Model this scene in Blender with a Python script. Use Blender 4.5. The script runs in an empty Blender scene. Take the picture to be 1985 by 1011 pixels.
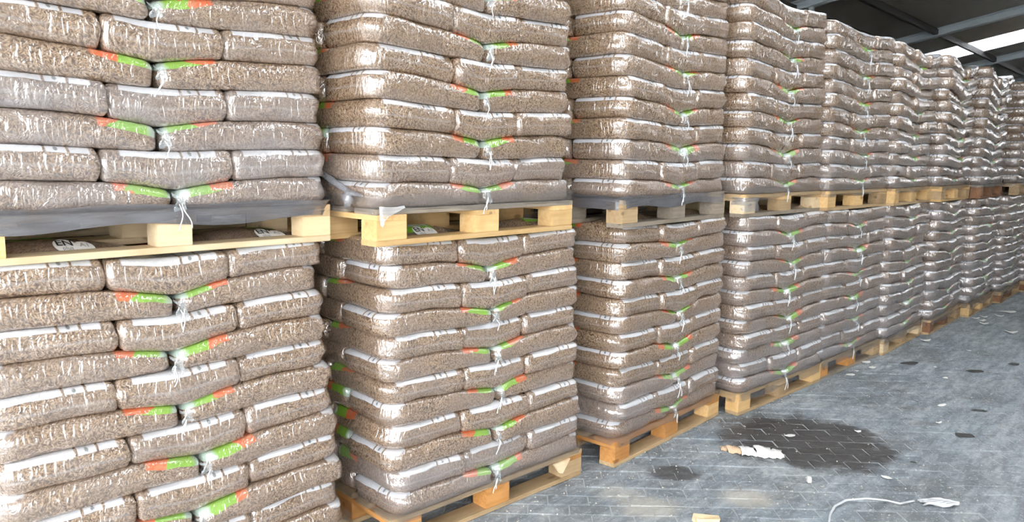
import bpy, math, random
import numpy as np
from mathutils import Vector, Matrix

random.seed(7)
rng = np.random.default_rng(7)
scene = bpy.context.scene
COL = scene.collection

# ------------------------------------------------------------------ camera
YAW, PITCH, ROLL = math.radians(46.76), math.radians(8.02), math.radians(1.136)
FPX, CAM_Z = 1451.6, 1.68
fw0 = Vector((math.sin(YAW), math.cos(YAW), 0)); rt0 = Vector((math.cos(YAW), -math.sin(YAW), 0)); up0 = Vector((0, 0, 1))
Fv = fw0 * math.cos(PITCH) - up0 * math.sin(PITCH)
Uv = up0 * math.cos(PITCH) + fw0 * math.sin(PITCH)
Rv = rt0 * math.cos(ROLL) + Uv * math.sin(ROLL)
Uv = Uv * math.cos(ROLL) - rt0 * math.sin(ROLL)
cam_data = bpy.data.cameras.new('camera')
cam = bpy.data.objects.new('camera', cam_data)
COL.objects.link(cam)
cam_data.sensor_fit = 'HORIZONTAL'; cam_data.sensor_width = 36.0
cam_data.lens = FPX / 1985.0 * 36.0
cam_data.clip_start = 0.05; cam_data.clip_end = 200
M = Matrix((Rv, Uv, -Fv)).transposed().to_4x4()
M.translation = Vector((0, 0, CAM_Z))
cam.matrix_world = M
scene.camera = cam

# ------------------------------------------------------------------ sky, exposure
scene.view_settings.view_transform = 'Standard'
scene.view_settings.look = 'None'
scene.view_settings.gamma = 1.0
scene.view_settings.use_curve_mapping = False
scene.view_settings.exposure = -0.38
world = bpy.data.worlds.new('overcast_sky'); scene.world = world
world.use_nodes = True
bg = world.node_tree.nodes['Background']
bg.inputs['Color'].default_value = (0.97, 0.98, 1.0, 1)
bg.inputs['Strength'].default_value = 12.5
scene.cycles.denoising_input_passes = 'RGB_ALBEDO'; scene.cycles.max_bounces = 6; scene.cycles.diffuse_bounces = 3; scene.cycles.glossy_bounces = 3
scene.cycles.transparent_max_bounces = 6; scene.cycles.transmission_bounces = 2
scene.cycles.caustics_reflective = False; scene.cycles.caustics_refractive = False

# ------------------------------------------------------------------ helpers
def link(o, parent=None):
    COL.objects.link(o)
    if parent is not None:
        o.parent = parent
    return o

def tag(o, label=None, cat=None, group=None, kind=None):
    if label: o['label'] = label
    if cat: o['category'] = cat
    if group: o['group'] = group
    if kind: o['kind'] = kind
    return o

def empty(name, loc=(0, 0, 0), rz=0.0):
    o = bpy.data.objects.new(name, None)
    o.location = loc; o.rotation_euler = (0, 0, rz); o.empty_display_size = 0.1
    return link(o)

def mesh(name, v, f, mat=None, smooth=False):
    me = bpy.data.meshes.new(name)
    me.from_pydata([tuple(map(float, p)) for p in v], [], f)
    if mat is not None: me.materials.append(mat)
    if smooth:
        me.polygons.foreach_set('use_smooth', [True] * len(me.polygons))
    me.update()
    return me

def obj(name, me, parent=None, loc=None, rot=None):
    o = bpy.data.objects.new(name, me)
    if loc is not None: o.location = loc
    if rot is not None: o.rotation_euler = rot
    return link(o, parent)

def box_geo(x0, x1, y0, y1, z0, z1, bev=0.0, nx=1, bow=0.0):
    """Box with chamfered long edges; nx slices along x, bowed down by BOW in the middle."""
    b = bev
    prof = [(y0 + b, z0), (y1 - b, z0), (y1, z0 + b), (y1, z1 - b), (y1 - b, z1), (y0 + b, z1), (y0, z1 - b), (y0, z0 + b)] if b > 0 else \
           [(y0, z0), (y1, z0), (y1, z1), (y0, z1)]
    n = len(prof); v = []; f = []
    for i in range(nx + 1):
        t = i / nx
        dz = -bow * (1 - (2 * t - 1) ** 2)
        for (y, z) in prof: v.append((x0 + (x1 - x0) * t, y, z + dz))
    for i in range(nx):
        for j in range(n):
            a, c = i * n + j, i * n + (j + 1) % n
            f.append((a, a + n, c + n, c))
    f.append(tuple(range(n))); f.append(tuple(reversed(range(nx * n, nx * n + n))))
    return v, f

def tube_geo(pts, r, seg=6):
    pts = [Vector(p) for p in pts]; v = []; f = []
    for i, p in enumerate(pts):
        d = (pts[min(i + 1, len(pts) - 1)] - pts[max(i - 1, 0)]).normalized()
        a = d.cross(Vector((0.31, 0.9, 0.28))).normalized(); b = d.cross(a)
        rr = r[i] if isinstance(r, (list, tuple)) else r
        for k in range(seg):
            t = 2 * math.pi * k / seg
            v.append(p + a * (math.cos(t) * rr) + b * (math.sin(t) * rr))
    for i in range(len(pts) - 1):
        for k in range(seg):
            k2 = (k + 1) % seg
            f.append((i * seg + k, i * seg + k2, (i + 1) * seg + k2, (i + 1) * seg + k))
    f.append(tuple(range(seg))); f.append(tuple(reversed(range((len(pts) - 1) * seg, len(pts) * seg))))
    return v, f

# ------------------------------------------------------------------ node helpers
class NT:
    def __init__(s, name):
        s.m = bpy.data.materials.new(name); s.m.use_nodes = True
        s.t = s.m.node_tree; s.t.nodes.clear()
        s.out = s.t.nodes.new('ShaderNodeOutputMaterial')
    def n(s, typ, **kw):
        nd = s.t.nodes.new('ShaderNode' + typ)
        for k, v in kw.items(): setattr(nd, k, v)
        return nd
    def put(s, sock, val):
        if val is None: return
        if hasattr(val, 'node'): s.t.links.new(val, sock)
        else: sock.default_value = val
    def math(s, op, a, b=None, c=None, clamp=False):
        nd = s.n('Math', operation=op, use_clamp=clamp)
        s.put(nd.inputs[0], a); s.put(nd.inputs[1], b); s.put(nd.inputs[2], c)
        return nd.outputs[0]
    def mul(s, *a):
        r = a[0]
        for x in a[1:]: r = s.math('MULTIPLY', r, x)
        return r
    def step(s, x, e, w=0.004):      # 0 below e, 1 above
        nd = s.n('MapRange', interpolation_type='SMOOTHSTEP')
        s.put(nd.inputs['Value'], x); nd.inputs['From Min'].default_value = e - w; nd.inputs['From Max'].default_value = e + w
        return nd.outputs[0]
    def maprange(s, x, a, b, c, d):
        nd = s.n('MapRange'); s.put(nd.inputs[0], x)
        for i, q in zip((1, 2, 3, 4), (a, b, c, d)): nd.inputs[i].default_value = q
        return nd.outputs[0]
    def mix(s, f, a, b):
        nd = s.n('Mix', data_type='RGBA')
        s.put(nd.inputs['Factor'], f)
        for sock, val in ((nd.inputs['A'], a), (nd.inputs['B'], b)): pass
        A = [i for i in nd.inputs if i.name == 'A' and i.type == 'RGBA'][0]; B = [i for i in nd.inputs if i.name == 'B' and i.type == 'RGBA'][0]
        s.put(A, a if hasattr(a, 'node') else (*a, 1)); s.put(B, b if hasattr(b, 'node') else (*b, 1))
        return [o for o in nd.outputs if o.type == 'RGBA'][0]
    def ramp(s, fac, stops, interp='LINEAR'):
        nd = s.n('ValToRGB'); cr = nd.color_ramp; cr.interpolation = interp
        while len(cr.elements) < len(stops): cr.elements.new(0.5)
        for e, (p, c) in zip(cr.elements, stops): e.position = p; e.color = (*c, 1)
        s.put(nd.inputs[0], fac); return nd.outputs['Color']
    def noise(s, vec, scale, detail=2.0, rough=0.5, dist=0.0):
        nd = s.n('TexNoise'); s.put(nd.inputs['Vector'], vec); nd.inputs['Scale'].default_value = scale
        nd.inputs['Detail'].default_value = detail; nd.inputs['Roughness'].default_value = rough; nd.inputs['Distortion'].default_value = dist
        return nd.outputs[0]
    def voro(s, vec, scale, feature='F1', rnd=1.0):
        nd = s.n('TexVoronoi', feature=feature); s.put(nd.inputs['Vector'], vec); nd.inputs['Scale'].default_value = scale
        nd.inputs['Randomness'].default_value = rnd
        return nd
    def mapping(s, vec, scale=(1, 1, 1), rot=(0, 0, 0), loc=(0, 0, 0)):
        nd = s.n('Mapping'); s.put(nd.inputs['Vector'], vec)
        nd.inputs['Scale'].default_value = scale; nd.inputs['Rotation'].default_value = rot; nd.inputs['Location'].default_value = loc
        return nd.outputs[0]
    def bump(s, h, strength, dist, normal=None):
        nd = s.n('Bump'); s.put(nd.inputs['Height'], h); nd.inputs['Strength'].default_value = strength; nd.inputs['Distance'].default_value = dist
        s.put(nd.inputs['Normal'], normal); return nd.outputs[0]
    def attr(s, name):
        return s.n('Attribute', attribute_name=name).outputs['Vector']
    def sep(s, v):
        nd = s.n('SeparateXYZ'); s.put(nd.inputs[0], v); return nd.outputs
    def prin(s, **kw):
        nd = s.n('BsdfPrincipled')
        for k, v in kw.items(): s.put(nd.inputs[k.replace('_', ' ')], v)
        return nd
    def done(s, shader):
        s.t.links.new(shader.outputs[0] if hasattr(shader, 'outputs') else shader, s.out.inputs['Surface'])
        return s.m

def simple(name, col, rough=0.6, metal=0.0, var=0.12, nscale=20.0, bump=0.0):
    t = NT(name); tc = t.n('TexCoord').outputs['Object']
    nz = t.noise(tc, nscale, 4.0, 0.6)
    c = t.mix(nz, tuple(x * (1 - var) for x in col), tuple(min(1, x * (1 + var)) for x in col))
    kw = dict(Base_Color=c, Roughness=rough, Metallic=metal)
    if bump: kw['Normal'] = t.bump(nz, 0.5, bump)
    return t.done(t.prin(**kw))

# ------------------------------------------------------------------ materials
def bag_material():
    t = NT('pellets_in_clear_film')
    rest = t.attr('rest'); par = t.attr('par'); pc = t.attr('pc')
    u, v, h = t.sep(rest)[:3]
    haze, L, sd = t.sep(par)[:3]
    # pellets: three crossing families of short rods
    val = None
    wv = t.n('VectorMath', operation='SCALE'); wn = t.n('TexNoise', noise_dimensions='2D'); t.put(wn.inputs['Vector'], pc)
    wn.inputs['Scale'].default_value = 22.0; wn.inputs['Detail'].default_value = 0.0
    t.put(wv.inputs[0], wn.outputs['Color']); wv.inputs['Scale'].default_value = 0.014
    pw = t.n('VectorMath', operation='ADD'); t.put(pw.inputs[0], pc); t.put(pw.inputs[1], wv.outputs[0])
    for i, ang in enumerate((0.35, 1.45, 2.45)):
        vv = t.n('TexVoronoi', feature='F1', voronoi_dimensions='2D'); vv.inputs['Scale'].default_value = 1.0
        t.put(vv.inputs['Vector'], t.mapping(t.mapping(pw.outputs[0], (1, 1, 1), (0, 0, ang), (i * 0.31, i * 0.17, 0)), (55, 158, 1)))
        d = t.maprange(vv.outputs['Distance'], 0.06, 0.66, 1.0, 0.0)
        w = t.math('SUBTRACT', d, t.mul(t.sep(vv.outputs['Color'])[0], 0.55))
        val = w if val is None else t.math('MAXIMUM', val, w)
    pel = t.ramp(val, [(0.02, (0.085, 0.046, 0.024)), (0.28, (0.225, 0.138, 0.076)), (0.55, (0.36, 0.242, 0.145)), (0.88, (0.56, 0.415, 0.275))])
    big = t.noise(pc, 5.0, 0.0)
    pel = t.mix(t.maprange(big, 0.3, 0.7, 0.05, 0.45), pel, (0.27, 0.185, 0.118))
    wob = t.math('SUBTRACT', t.noise(pc, 14.0, 1.0), 0.5)
    # film fog
    hz = t.math('MULTIPLY', haze, t.maprange(big, 0.3, 0.7, 0.7, 1.25), clamp=True)
    col = t.mix(hz, pel, (0.29, 0.282, 0.295))
    # weld seam across the label end
    av = t.math('ABSOLUTE', v)
    hs = t.math('ABSOLUTE', t.math('ADD', t.math('ADD', h, 0.06), t.mul(wob, 0.12)))
    seam = t.mul(t.math('SUBTRACT', 1.0, t.step(hs, 0.040, 0.035)), t.math('SUBTRACT', 1.0, t.step(u, 0.03, 0.01)), t.math('SUBTRACT', 1.0, t.step(av, 0.17, 0.01)))
    col = t.mix(t.mul(seam, 0.28), col, (0.50, 0.49, 0.49))
    # white printed panels on the upper edge of the label end
    hl = t.math('ADD', h, t.mul(wob, 0.10))
    lab = t.mul(t.step(hl, 0.315, 0.012), t.math('SUBTRACT', 1.0, t.step(u, 0.085)), t.math('SUBTRACT', 1.0, t.step(av, 0.158)))
    for g in (0.035, 0.098):
        lab = t.mul(lab, t.step(t.math('ABSOLUTE', t.math('SUBTRACT', v, g)), 0.004, 0.002))
    lines = t.step(t.math('SINE', t.mul(h, 260.0)), 0.2, 0.3)
    word = t.step(t.noise(t.mapping(rest, (1, 130, 30)), 1.0, 1.0), 0.5, 0.06)
    labc = t.mix(t.mul(lines, word, 0.2), (0.70, 0.725, 0.76), (0.40, 0.42, 0.47))
    logo = t.n('VectorMath', operation='LENGTH')
    cv = t.n('CombineXYZ'); t.put(cv.inputs[0], t.math('SUBTRACT', v, 0.066)); t.put(cv.inputs[1], t.mul(t.math('SUBTRACT', h, 0.43), 0.10))
    t.put(logo.inputs[0], cv.outputs[0])
    lg = t.math('SUBTRACT', 1.0, t.step(logo.outputs['Value'], 0.006, 0.002))
    labc = t.mix(t.mul(lg, 0.8), labc, (0.06, 0.09, 0.10))
    # green and orange print at the tail end
    w = t.math('SUBTRACT', L, u)
    hg = t.math('ADD', t.math('ADD', h, t.mul(wob, 0.25)), t.math('SUBTRACT', t.mul(sd, 0.22), t.mul(w, 0.75)))
    wg = t.math('ADD', w, t.mul(wob, 0.05))
    gm = t.mul(t.step(hg, 0.27, 0.015), t.math('SUBTRACT', 1.0, t.step(wg, 0.185, 0.006)))
    om = t.step(t.math('ADD', w, t.math('ADD', t.mul(wob, 0.16), t.mul(t.math('SUBTRACT', h, 0.35), 0.12))), 0.122, 0.004)
    stripe = t.step(t.noise(t.mapping(pc, (40, 140, 1), (0, 0, 0.3)), 1.0, 0.0), 0.5, 0.05)
    orange = t.mix(t.mul(stripe, 0.5), (0.70, 0.115, 0.015), (0.55, 0.24, 0.09))
    green = t.mix(t.math('ADD', wob, 0.5), (0.17, 0.42, 0.012), (0.27, 0.54, 0.025))
    prn = t.mix(om, green, orange)
    pale = t.math('SUBTRACT', 1.0, t.step(wg, 0.030, 0.012))
    prn = t.mix(t.mul(pale, 0.8), prn, (0.55, 0.66, 0.66))
    prn = t.mix(t.mul(hz, 0.55), prn, (0.50, 0.52, 0.52))
    labc = t.mix(t.mul(hz, 0.5), labc, (0.45, 0.465, 0.49))
    col = t.mix(t.mul(gm, 0.93), col, prn)
    col = t.mix(t.mul(lab, 0.93), col, labc)
    # wrinkled glossy film over the pellets
    wr = t.noise(t.mapping(pc, (1.25, 0.8, 1)), 26.0, 2.0, 0.6, 0.9)
    stk = t.step(t.noise(t.mapping(pc, (80, 10, 1)), 1.0, 0.0), 0.62, 0.10)
    clear = t.math('SUBTRACT', 1.0, t.math('MAXIMUM', lab, gm))
    nb = t.bump(t.mul(val, clear), 0.6, 0.0035)
    cw = t.math('ADD', t.mul(wr, 2.2), t.mul(stk, 0.55))
    cn = t.bump(cw, 0.5, 0.0065)
    p = t.prin(Base_Color=col, Roughness=0.42, IOR=1.45, Coat_Weight=1.0, Coat_Roughness=0.10, Coat_IOR=2.5, Normal=nb, Coat_Normal=cn)
    return t.done(p)

def wood_material(name, c1, c2, dark):
    t = NT(name); tc = t.n('TexCoord').outputs['Object']
    oi = t.n('ObjectInfo').outputs['Random']
    off = t.n('VectorMath', operation='ADD'); t.put(off.inputs[0], tc)
    cx = t.n('CombineXYZ'); [t.put(cx.inputs[i], t.mul(oi, 7.3 + 3 * i)) for i in range(3)]; t.put(off.inputs[1], cx.outputs[0])
    g = t.noise(t.mapping(off.outputs[0], (2.5, 55, 55)), 1.0, 4.0, 0.65, 0.4)
    b = t.noise(off.outputs[0], 6.0, 3.0)
    c = t.mix(t.maprange(g, 0.3, 0.72, 0, 1), c1, c2)
    c = t.mix(t.maprange(b, 0.48, 0.75, 0.0, 0.55), c, dark)
    kn = t.voro(t.mapping(off.outputs[0], (5, 11, 11)), 1.0)
    c = t.mix(t.mul(t.math('SUBTRACT', 1.0, t.step(kn.outputs['Distance'], 0.13, 0.05)), 0.6), c, tuple(x * 0.5 for x in dark))
    tone = t.maprange(oi, 0, 1, 0.78, 1.12)
    mx = t.n('VectorMath', operation='SCALE'); t.put(mx.inputs[0], c); t.put(mx.inputs['Scale'], tone)
    return t.done(t.prin(Base_Color=mx.outputs[0], Roughness=0.75, Normal=t.bump(g, 0.4, 0.002)))

def film_material(name, milk, tint=(0.60, 0.62, 0.66), wsc=(5, 9, 42)):
    t = NT(name); tc = t.n('TexCoord').outputs['Object']
    wr = t.noise(t.mapping(tc, wsc), 1.0, 3.0, 0.6)
    nb = t.bump(wr, 0.5, 0.01)
    tr = t.n('BsdfTransparent'); tr.inputs[0].default_value = (0.93, 0.94, 0.95, 1)
    p = t.prin(Base_Color=(*tint, 1), Roughness=0.42, IOR=1.45, Coat_Weight=1.0, Coat_Roughness=0.10, Coat_IOR=2.5, Normal=nb, Coat_Normal=nb)
    m = t.n('MixShader'); lw = t.n('LayerWeight'); lw.inputs['Blend'].default_value = 0.25; t.put(lw.inputs['Normal'], nb)
    fac = t.math('ADD', t.mul(lw.outputs['Facing'], 0.25), t.mul(t.maprange(wr, 0.3, 0.7, 0.6, 1.4), milk), clamp=True)
    t.put(m.inputs[0], fac); t.t.links.new(tr.outputs[0], m.inputs[1]); t.t.links.new(p.outputs[0], m.inputs[2])
    return t.done(m)

YC, YR = math.cos(YAW), math.sin(YAW)
def paver_material():
    t = NT('dusty_grey_pavers'); pos = t.n('NewGeometry').outputs['Position']
    pv = t.sep(t.attr('pv'))
    oi = t.n('ObjectInfo').outputs['Random']
    tone = t.math('FRACT', t.math('ADD', pv[0], t.mul(oi, 3.7)))
    c = t.ramp(tone, [(0.0, (0.25, 0.30, 0.345)), (0.5, (0.30, 0.355, 0.40)), (0.88, (0.37, 0.42, 0.46)), (1.0, (0.30, 0.325, 0.34))])
    n1 = t.noise(pos, 2.2, 5.0, 0.65)
    c = t.mix(t.maprange(n1, 0.42, 0.68, 0, 0.8), c, (0.46, 0.49, 0.505))
    n2 = t.noise(pos, 28.0, 4.0, 0.7)
    c = t.mix(t.maprange(n2, 0.38, 0.62, 0.50, 0.0), c, (0.17, 0.20, 0.225))
    n3 = t.noise(t.mapping(pos, (1, 1, 1), (0, 0, 0), (9, 4, 0)), 1.3, 4.0, 0.7)
    c = t.mix(t.maprange(n3, 0.50, 0.66, 0, 0.75), c, (0.11, 0.12, 0.125))
    n4 = t.noise(t.mapping(pos, (3.0, 14.0, 1), (0, 0, YAW)), 1.0, 5.0, 0.75)
    c = t.mix(t.maprange(n4, 0.40, 0.54, 0.7, 0.0), c, (0.15, 0.175, 0.195))
    c = t.mix(t.maprange(n4, 0.54, 0.70, 0.0, 0.45), c, (0.52, 0.555, 0.57))
    dust = t.step(t.noise(pos, 60.0, 2.0, 0.6), 0.63, 0.04)
    c = t.mix(t.mul(dust, 0.55), c, (0.60, 0.60, 0.58))
    # pinkish and pale sawdust spots, wet spill
    def blob(cx, cy, ra, rb, amp, scale, w):
        d = t.n('VectorMath', operation='SUBTRACT'); t.put(d.inputs[0], pos); d.inputs[1].default_value = (cx, cy, 0)
        x, y, _ = t.sep(d.outputs[0])[:3]
        a = t.math('ADD', t.mul(x, YC / ra), t.mul(y, -YR / ra)); b = t.math('ADD', t.mul(x, YR / rb), t.mul(y, YC / rb))
        r = t.math('SQRT', t.math('ADD', t.mul(a, a), t.mul(b, b)))
        r = t.math('ADD', r, t.mul(t.math('SUBTRACT', t.noise(pos, scale, 6.0, 0.72), 0.5), amp))
        return t.math('SUBTRACT', 1.0, t.step(r, 1.0, w))
    wet = blob(4.42, 1.66, 0.50, 0.44, 1.5, 5.0, 0.22)
    wet2 = blob(3.42, 1.98, 0.14, 0.10, 1.3, 9.0, 0.3)
    wm = t.math('MAXIMUM', wet, t.mul(wet2, 0.75))
    c = t.mix(t.mul(wm, 0.88), c, (0.040, 0.034, 0.030))
    for (cx, cy, r, k) in ((3.42, 1.56, 0.13, 0.5), (2.98, 1.86, 0.14, 0.45), (3.0, 2.05, 0.10, 0.3)):
        c = t.mix(t.mul(blob(cx, cy, r, r * 0.8, 1.6, 14.0, 0.5), k), c, (0.62, 0.57, 0.47))
    rg = t.math('SUBTRACT', 0.72, t.mul(wm, 0.25))
    return t.done(t.prin(Base_Color=c, Roughness=rg, Normal=t.bump(t.math('ADD', n2, t.mul(dust, 0.3)), 0.5, 0.006)))

MAT_BAG = bag_material()
WOOD = {
    'yellow': wood_material('fresh_yellow_wood', (0.66, 0.42, 0.17), (0.80, 0.57, 0.28), (0.55, 0.30, 0.09)),
    'pale': wood_material('pale_wood', (0.72, 0.56, 0.34), (0.84, 0.70, 0.47), (0.62, 0.42, 0.20)),
    'orange': wood_material('orange_wood', (0.50, 0.22, 0.055), (0.66, 0.34, 0.11), (0.36, 0.13, 0.035)),
    'tan': wood_material('tan_wood', (0.42, 0.29, 0.15), (0.56, 0.41, 0.23), (0.28, 0.17, 0.08)),
    'grey': wood_material('weathered_grey_wood', (0.26, 0.22, 0.17), (0.40, 0.34, 0.26), (0.14, 0.11, 0.08)),
    'brown': wood_material('dark_brown_wood', (0.20, 0.09, 0.04), (0.30, 0.15, 0.075), (0.10, 0.045, 0.025)),
}
MAT_FILM = film_material('stretch_film', 0.20, (0.27, 0.245, 0.23))
MAT_TAIL = film_material('clear_film_tail', 0.35, (0.66, 0.76, 0.78))
MAT_KNOT = film_material('twisted_film', 0.42, (0.42, 0.43, 0.46))
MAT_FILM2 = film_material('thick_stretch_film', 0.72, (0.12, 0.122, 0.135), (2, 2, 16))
MAT_TORN = film_material('torn_white_film', 0.42, (0.85, 0.85, 0.84))
MAT_STRING = simple('white_string', (0.86, 0.87, 0.88), 0.5, var=0.05)
MAT_STRAP = simple('grey_strap', (0.58, 0.60, 0.62), 0.5, var=0.15)
MAT_PAVER = paver_material()
MAT_SAND = simple('joint_sand', (0.43, 0.455, 0.465), 0.95, var=0.35, nscale=8.0)
MAT_ROOF = simple('dark_roof_sheet', (0.22, 0.205, 0.18), 0.55, var=0.3, nscale=0.9)
MAT_STEEL = simple('galvanised_steel', (0.48, 0.55, 0.59), 0.45, 0.15, var=0.18, nscale=3.0)
MAT_DARKSTEEL = simple('dark_purlin', (0.03, 0.03, 0.03), 0.6)
MAT_WALL = simple('gap_shade_wall', (0.06, 0.057, 0.053), 0.9, nscale=1.5)  # near-black colour stands in for the shade behind the stacks
MAT_WALLF = simple('light_wall', (0.46, 0.40, 0.33), 0.9, nscale=1.5)
MAT_PAPER = simple('white_paper', (0.80, 0.80, 0.78), 0.8, var=0.08, nscale=60, bump=0.004)
MAT_CARD = simple('torn_brown_cardboard', (0.60, 0.44, 0.29), 0.85, var=0.2, nscale=40)
MAT_CRUMB = simple('wood_crumbs', (0.62, 0.59, 0.52), 0.85)
MAT_STONE = simple('dark_stone_chip', (0.06, 0.06, 0.06), 0.8)
def sky_sheet():
    t = NT('translucent_roof_sheet')
    tl = t.n('BsdfTranslucent'); tl.inputs[0].default_value = (0.92, 0.94, 0.95, 1)
    df = t.n('BsdfDiffuse'); df.inputs[0].default_value = (0.8, 0.82, 0.83, 1)
    wv = t.noise(t.n('TexCoord').outputs['Object'], 3.0, 2.0)
    m = t.n('MixShader'); t.put(m.inputs[0], t.maprange(wv, 0, 1, 0.08, 0.18)); t.t.links.new(tl.outputs[0], m.inputs[1]); t.t.links.new(df.outputs[0], m.inputs[2])
    return t.done(m)
MAT_SKYLIGHT = sky_sheet()

# ------------------------------------------------------------------ the shed
def zroof(y): return 4.22 - 0.2 * y
ceiling = empty('ceiling'); tag(ceiling, 'dark sheet roof of the open storage shed', None, None, 'structure')
RX0, RX1, RY0, RY1 = -4.0, 30.4, -4.2, 4.0
bays = [RX0 + 0.0, -2.0, 1.55, 5.1, 8.65, 12.15, 15.9, 19.4, 23.0, 26.6, RX1]
SKY_BAYS = {(12.15): (13.85, 14.95), (1.55): (2.9, 4.0), (5.1): (6.4, 7.5), (23.0): (24.3, 25.4)}  # one strip is in view; the other skylights are unseen, added for light
def sheet(name, x0, x1, y0, y1, mat, parent, th=0.03, dz=0.0):
    v = []
    for (x, y) in ((x0, y0), (x1, y0), (x1, y1), (x0, y1)): v.append((x, y, zroof(y) + dz))
    for (x, y) in ((x0, y0), (x1, y0), (x1, y1), (x0, y1)): v.append((x, y, zroof(y) + dz + th))
    f = [(3, 2, 1, 0), (4, 5, 6, 7), (0, 1, 5, 4), (1, 2, 6, 5), (2, 3, 7, 6), (3, 0, 4, 7)]
    return obj(name, mesh(name, v, f, mat), parent)
rows = [(RY0, -1.2), (-1.188, 1.85), (1.862, 3.19), (3.21, RY1)]
for i in range(len(bays) - 1):
    x0, x1 = bays[i] + 0.006, bays[i + 1] - 0.006
    for (y0, y1) in rows:
        sk = SKY_BAYS.get(bays[i])
        if sk and y0 > -1.5:
            sheet('roof_panel', x0, sk[0], y0, y1, MAT_ROOF, ceiling)
            sheet('skylight_panel', sk[0] + 0.002, sk[1] - 0.002, y0, y1, MAT_SKYLIGHT, ceiling, 0.006)
            sheet('roof_panel', sk[1], x1, y0, y1, MAT_ROOF, ceiling)
        else:
            sheet('roof_panel', x0, x1, y0, y1, MAT_ROOF, ceiling)
n_beam = 0
for bx in bays[1:-1]:
    n_beam += 1
    v = []; f = []
    # I section: bottom flange, web, top flange, along the slope
    for (xa, xb, za, zb) in ((-0.07, 0.07, -0.105, -0.092), (-0.006, 0.006, -0.092, -0.012), (-0.07, 0.07, -0.012, 0.0)):
        b = len(v)
        for y in (RY0, RY1):
            for (x, z) in ((xa, za), (xb, za), (xb, zb), (xa, zb)): v.append((bx + x, y, zroof(y) + z))
        f += [(b, b + 1, b + 5, b + 4), (b + 1, b + 2, b + 6, b + 5), (b + 2, b + 3, b + 7, b + 6), (b + 3, b, b + 4, b + 7), (b + 3, b + 2, b + 1, b), (b + 4, b + 5, b + 6, b + 7)]
    o = obj('trim_%d' % n_beam, mesh('steel_rafter', v, f, MAT_STEEL)); tag(o, kind='structure')
for yy in (3.2, 1.856, -1.194):
    n_beam += 1
    v, f = box_geo(RX0, RX1, yy - 0.022, yy + 0.022, zroof(yy) - 0.09, zroof(yy) - 0.002)
    tag(obj('trim_%d' % n_beam, mesh('dark_purlin', v, f, MAT_DARKSTEEL)), kind='structure')
def wall(name, x0, x1, y0, y1, z0, z1, m=None):
    v, f = box_geo(x0, x1, y0, y1, z0, z1)
    tag(obj(name, mesh(name, v, f, m or MAT_WALL)), kind='structure')
wall('wall_back', -0.2, RX1, 3.75, 3.87, 0, zroof(3.87) - 0.01)
wall('added_light_block', -0.2, -0.08, 2.75, 3.75, 0, zroof(3.75) - 0.01)  # unseen, added to keep light out from behind the stacks
wall('wall_right', RX1, RX1 + 0.12, RY0, 3.87, 0, 3.4)
wall('added_front_screen', -0.3, RX1, RY0 - 0.12, RY0, 0, 5.0, MAT_WALLF)  # unseen, added so daylight enters from the left only; also bounces light
# thin pipe under the roof with its clamp
pp = empty('ceiling_pipe', (8.95, 3.45, 3.42)); tag(pp, 'thin pale pipe slung under the roof above the tall stacks', 'pipe')
pts = [(-0.35 + 0.03 * i, 0.25 - 0.16 * i, -0.02 - 0.012 * math.sin(i * 0.6) + 0.028 * i) for i in range(14)]
v, f = tube_geo(pts, 0.016, 8); obj('pipe_run', mesh('pipe_run', v, f, MAT_STEEL, True), pp)
v, f = box_geo(-0.31, -0.25, 0.12, 0.16, -0.10, -0.01, 0.006); obj('clamp', mesh('clamp', v, f, MAT_STEEL), pp)

# ------------------------------------------------------------------ floor of pavers
floor = empty('floor', (0, 0, 0)); tag(floor, 'grey dusty block paving of the yard floor', None, None, 'structure')
v, f = [(-40, -40, -0.004), (60, -40, -0.004), (60, 6, -0.004), (-40, 6, -0.004), (-40, -40, -0.1), (60, -40, -0.1), (60, 6, -0.1), (-40, 6, -0.1)], \
       [(0, 1, 2, 3), (7, 6, 5, 4), (0, 4, 5, 1), (1, 5, 6, 2), (2, 6, 7, 3), (3, 7, 4, 0)]
obj('joint_sand', mesh('joint_sand', v, f, MAT_SAND), floor)
def paver_geo(r, L=0.2, W=0.1):
    g, c = 0.0032, 0.004
    j = lambda: r.uniform(-0.0016, 0.0016)
    cs = [(-L / 2 + g, -W / 2 + g), (0, -W / 2 + g), (L / 2 - g, -W / 2 + g), (L / 2 - g, W / 2 - g), (0, W / 2 - g), (-L / 2 + g, W / 2 - g)]
    cs = [(x + j(), y + j()) for x, y in cs]
    dz = [r.uniform(-0.002, 0.002) for _ in cs]
    v = [(x * (1 - 2 * c / L), y * (1 - 2 * c / W), z) for (x, y), z in zip(cs, dz)] + [(x, y, z - 0.0028) for (x, y), z in zip(cs, dz)] + [(x, y, -0.03) for (x, y) in cs]
    f = [tuple(range(6))]
    for i in range(6):
        k = (i + 1) % 6
        f += [(i, 6 + i, 6 + k, k), (6 + i, 12 + i, 12 + k, 6 + k)]
    return np.array(v), f
def set_pv(me, vals):
    a = me.attributes.new('pv', 'FLOAT_VECTOR', 'POINT'); a.data.foreach_set('vector', np.asarray(vals, dtype=np.float32).ravel())
pr = random.Random(3)
pv_meshes = []
for i in range(10):
    v, f = paver_geo(pr); me = mesh('paver', v, f, MAT_PAVER); set_pv(me, [(i / 10, 0, 0)] * len(v)); pv_meshes.append(me)
cells = []
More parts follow.
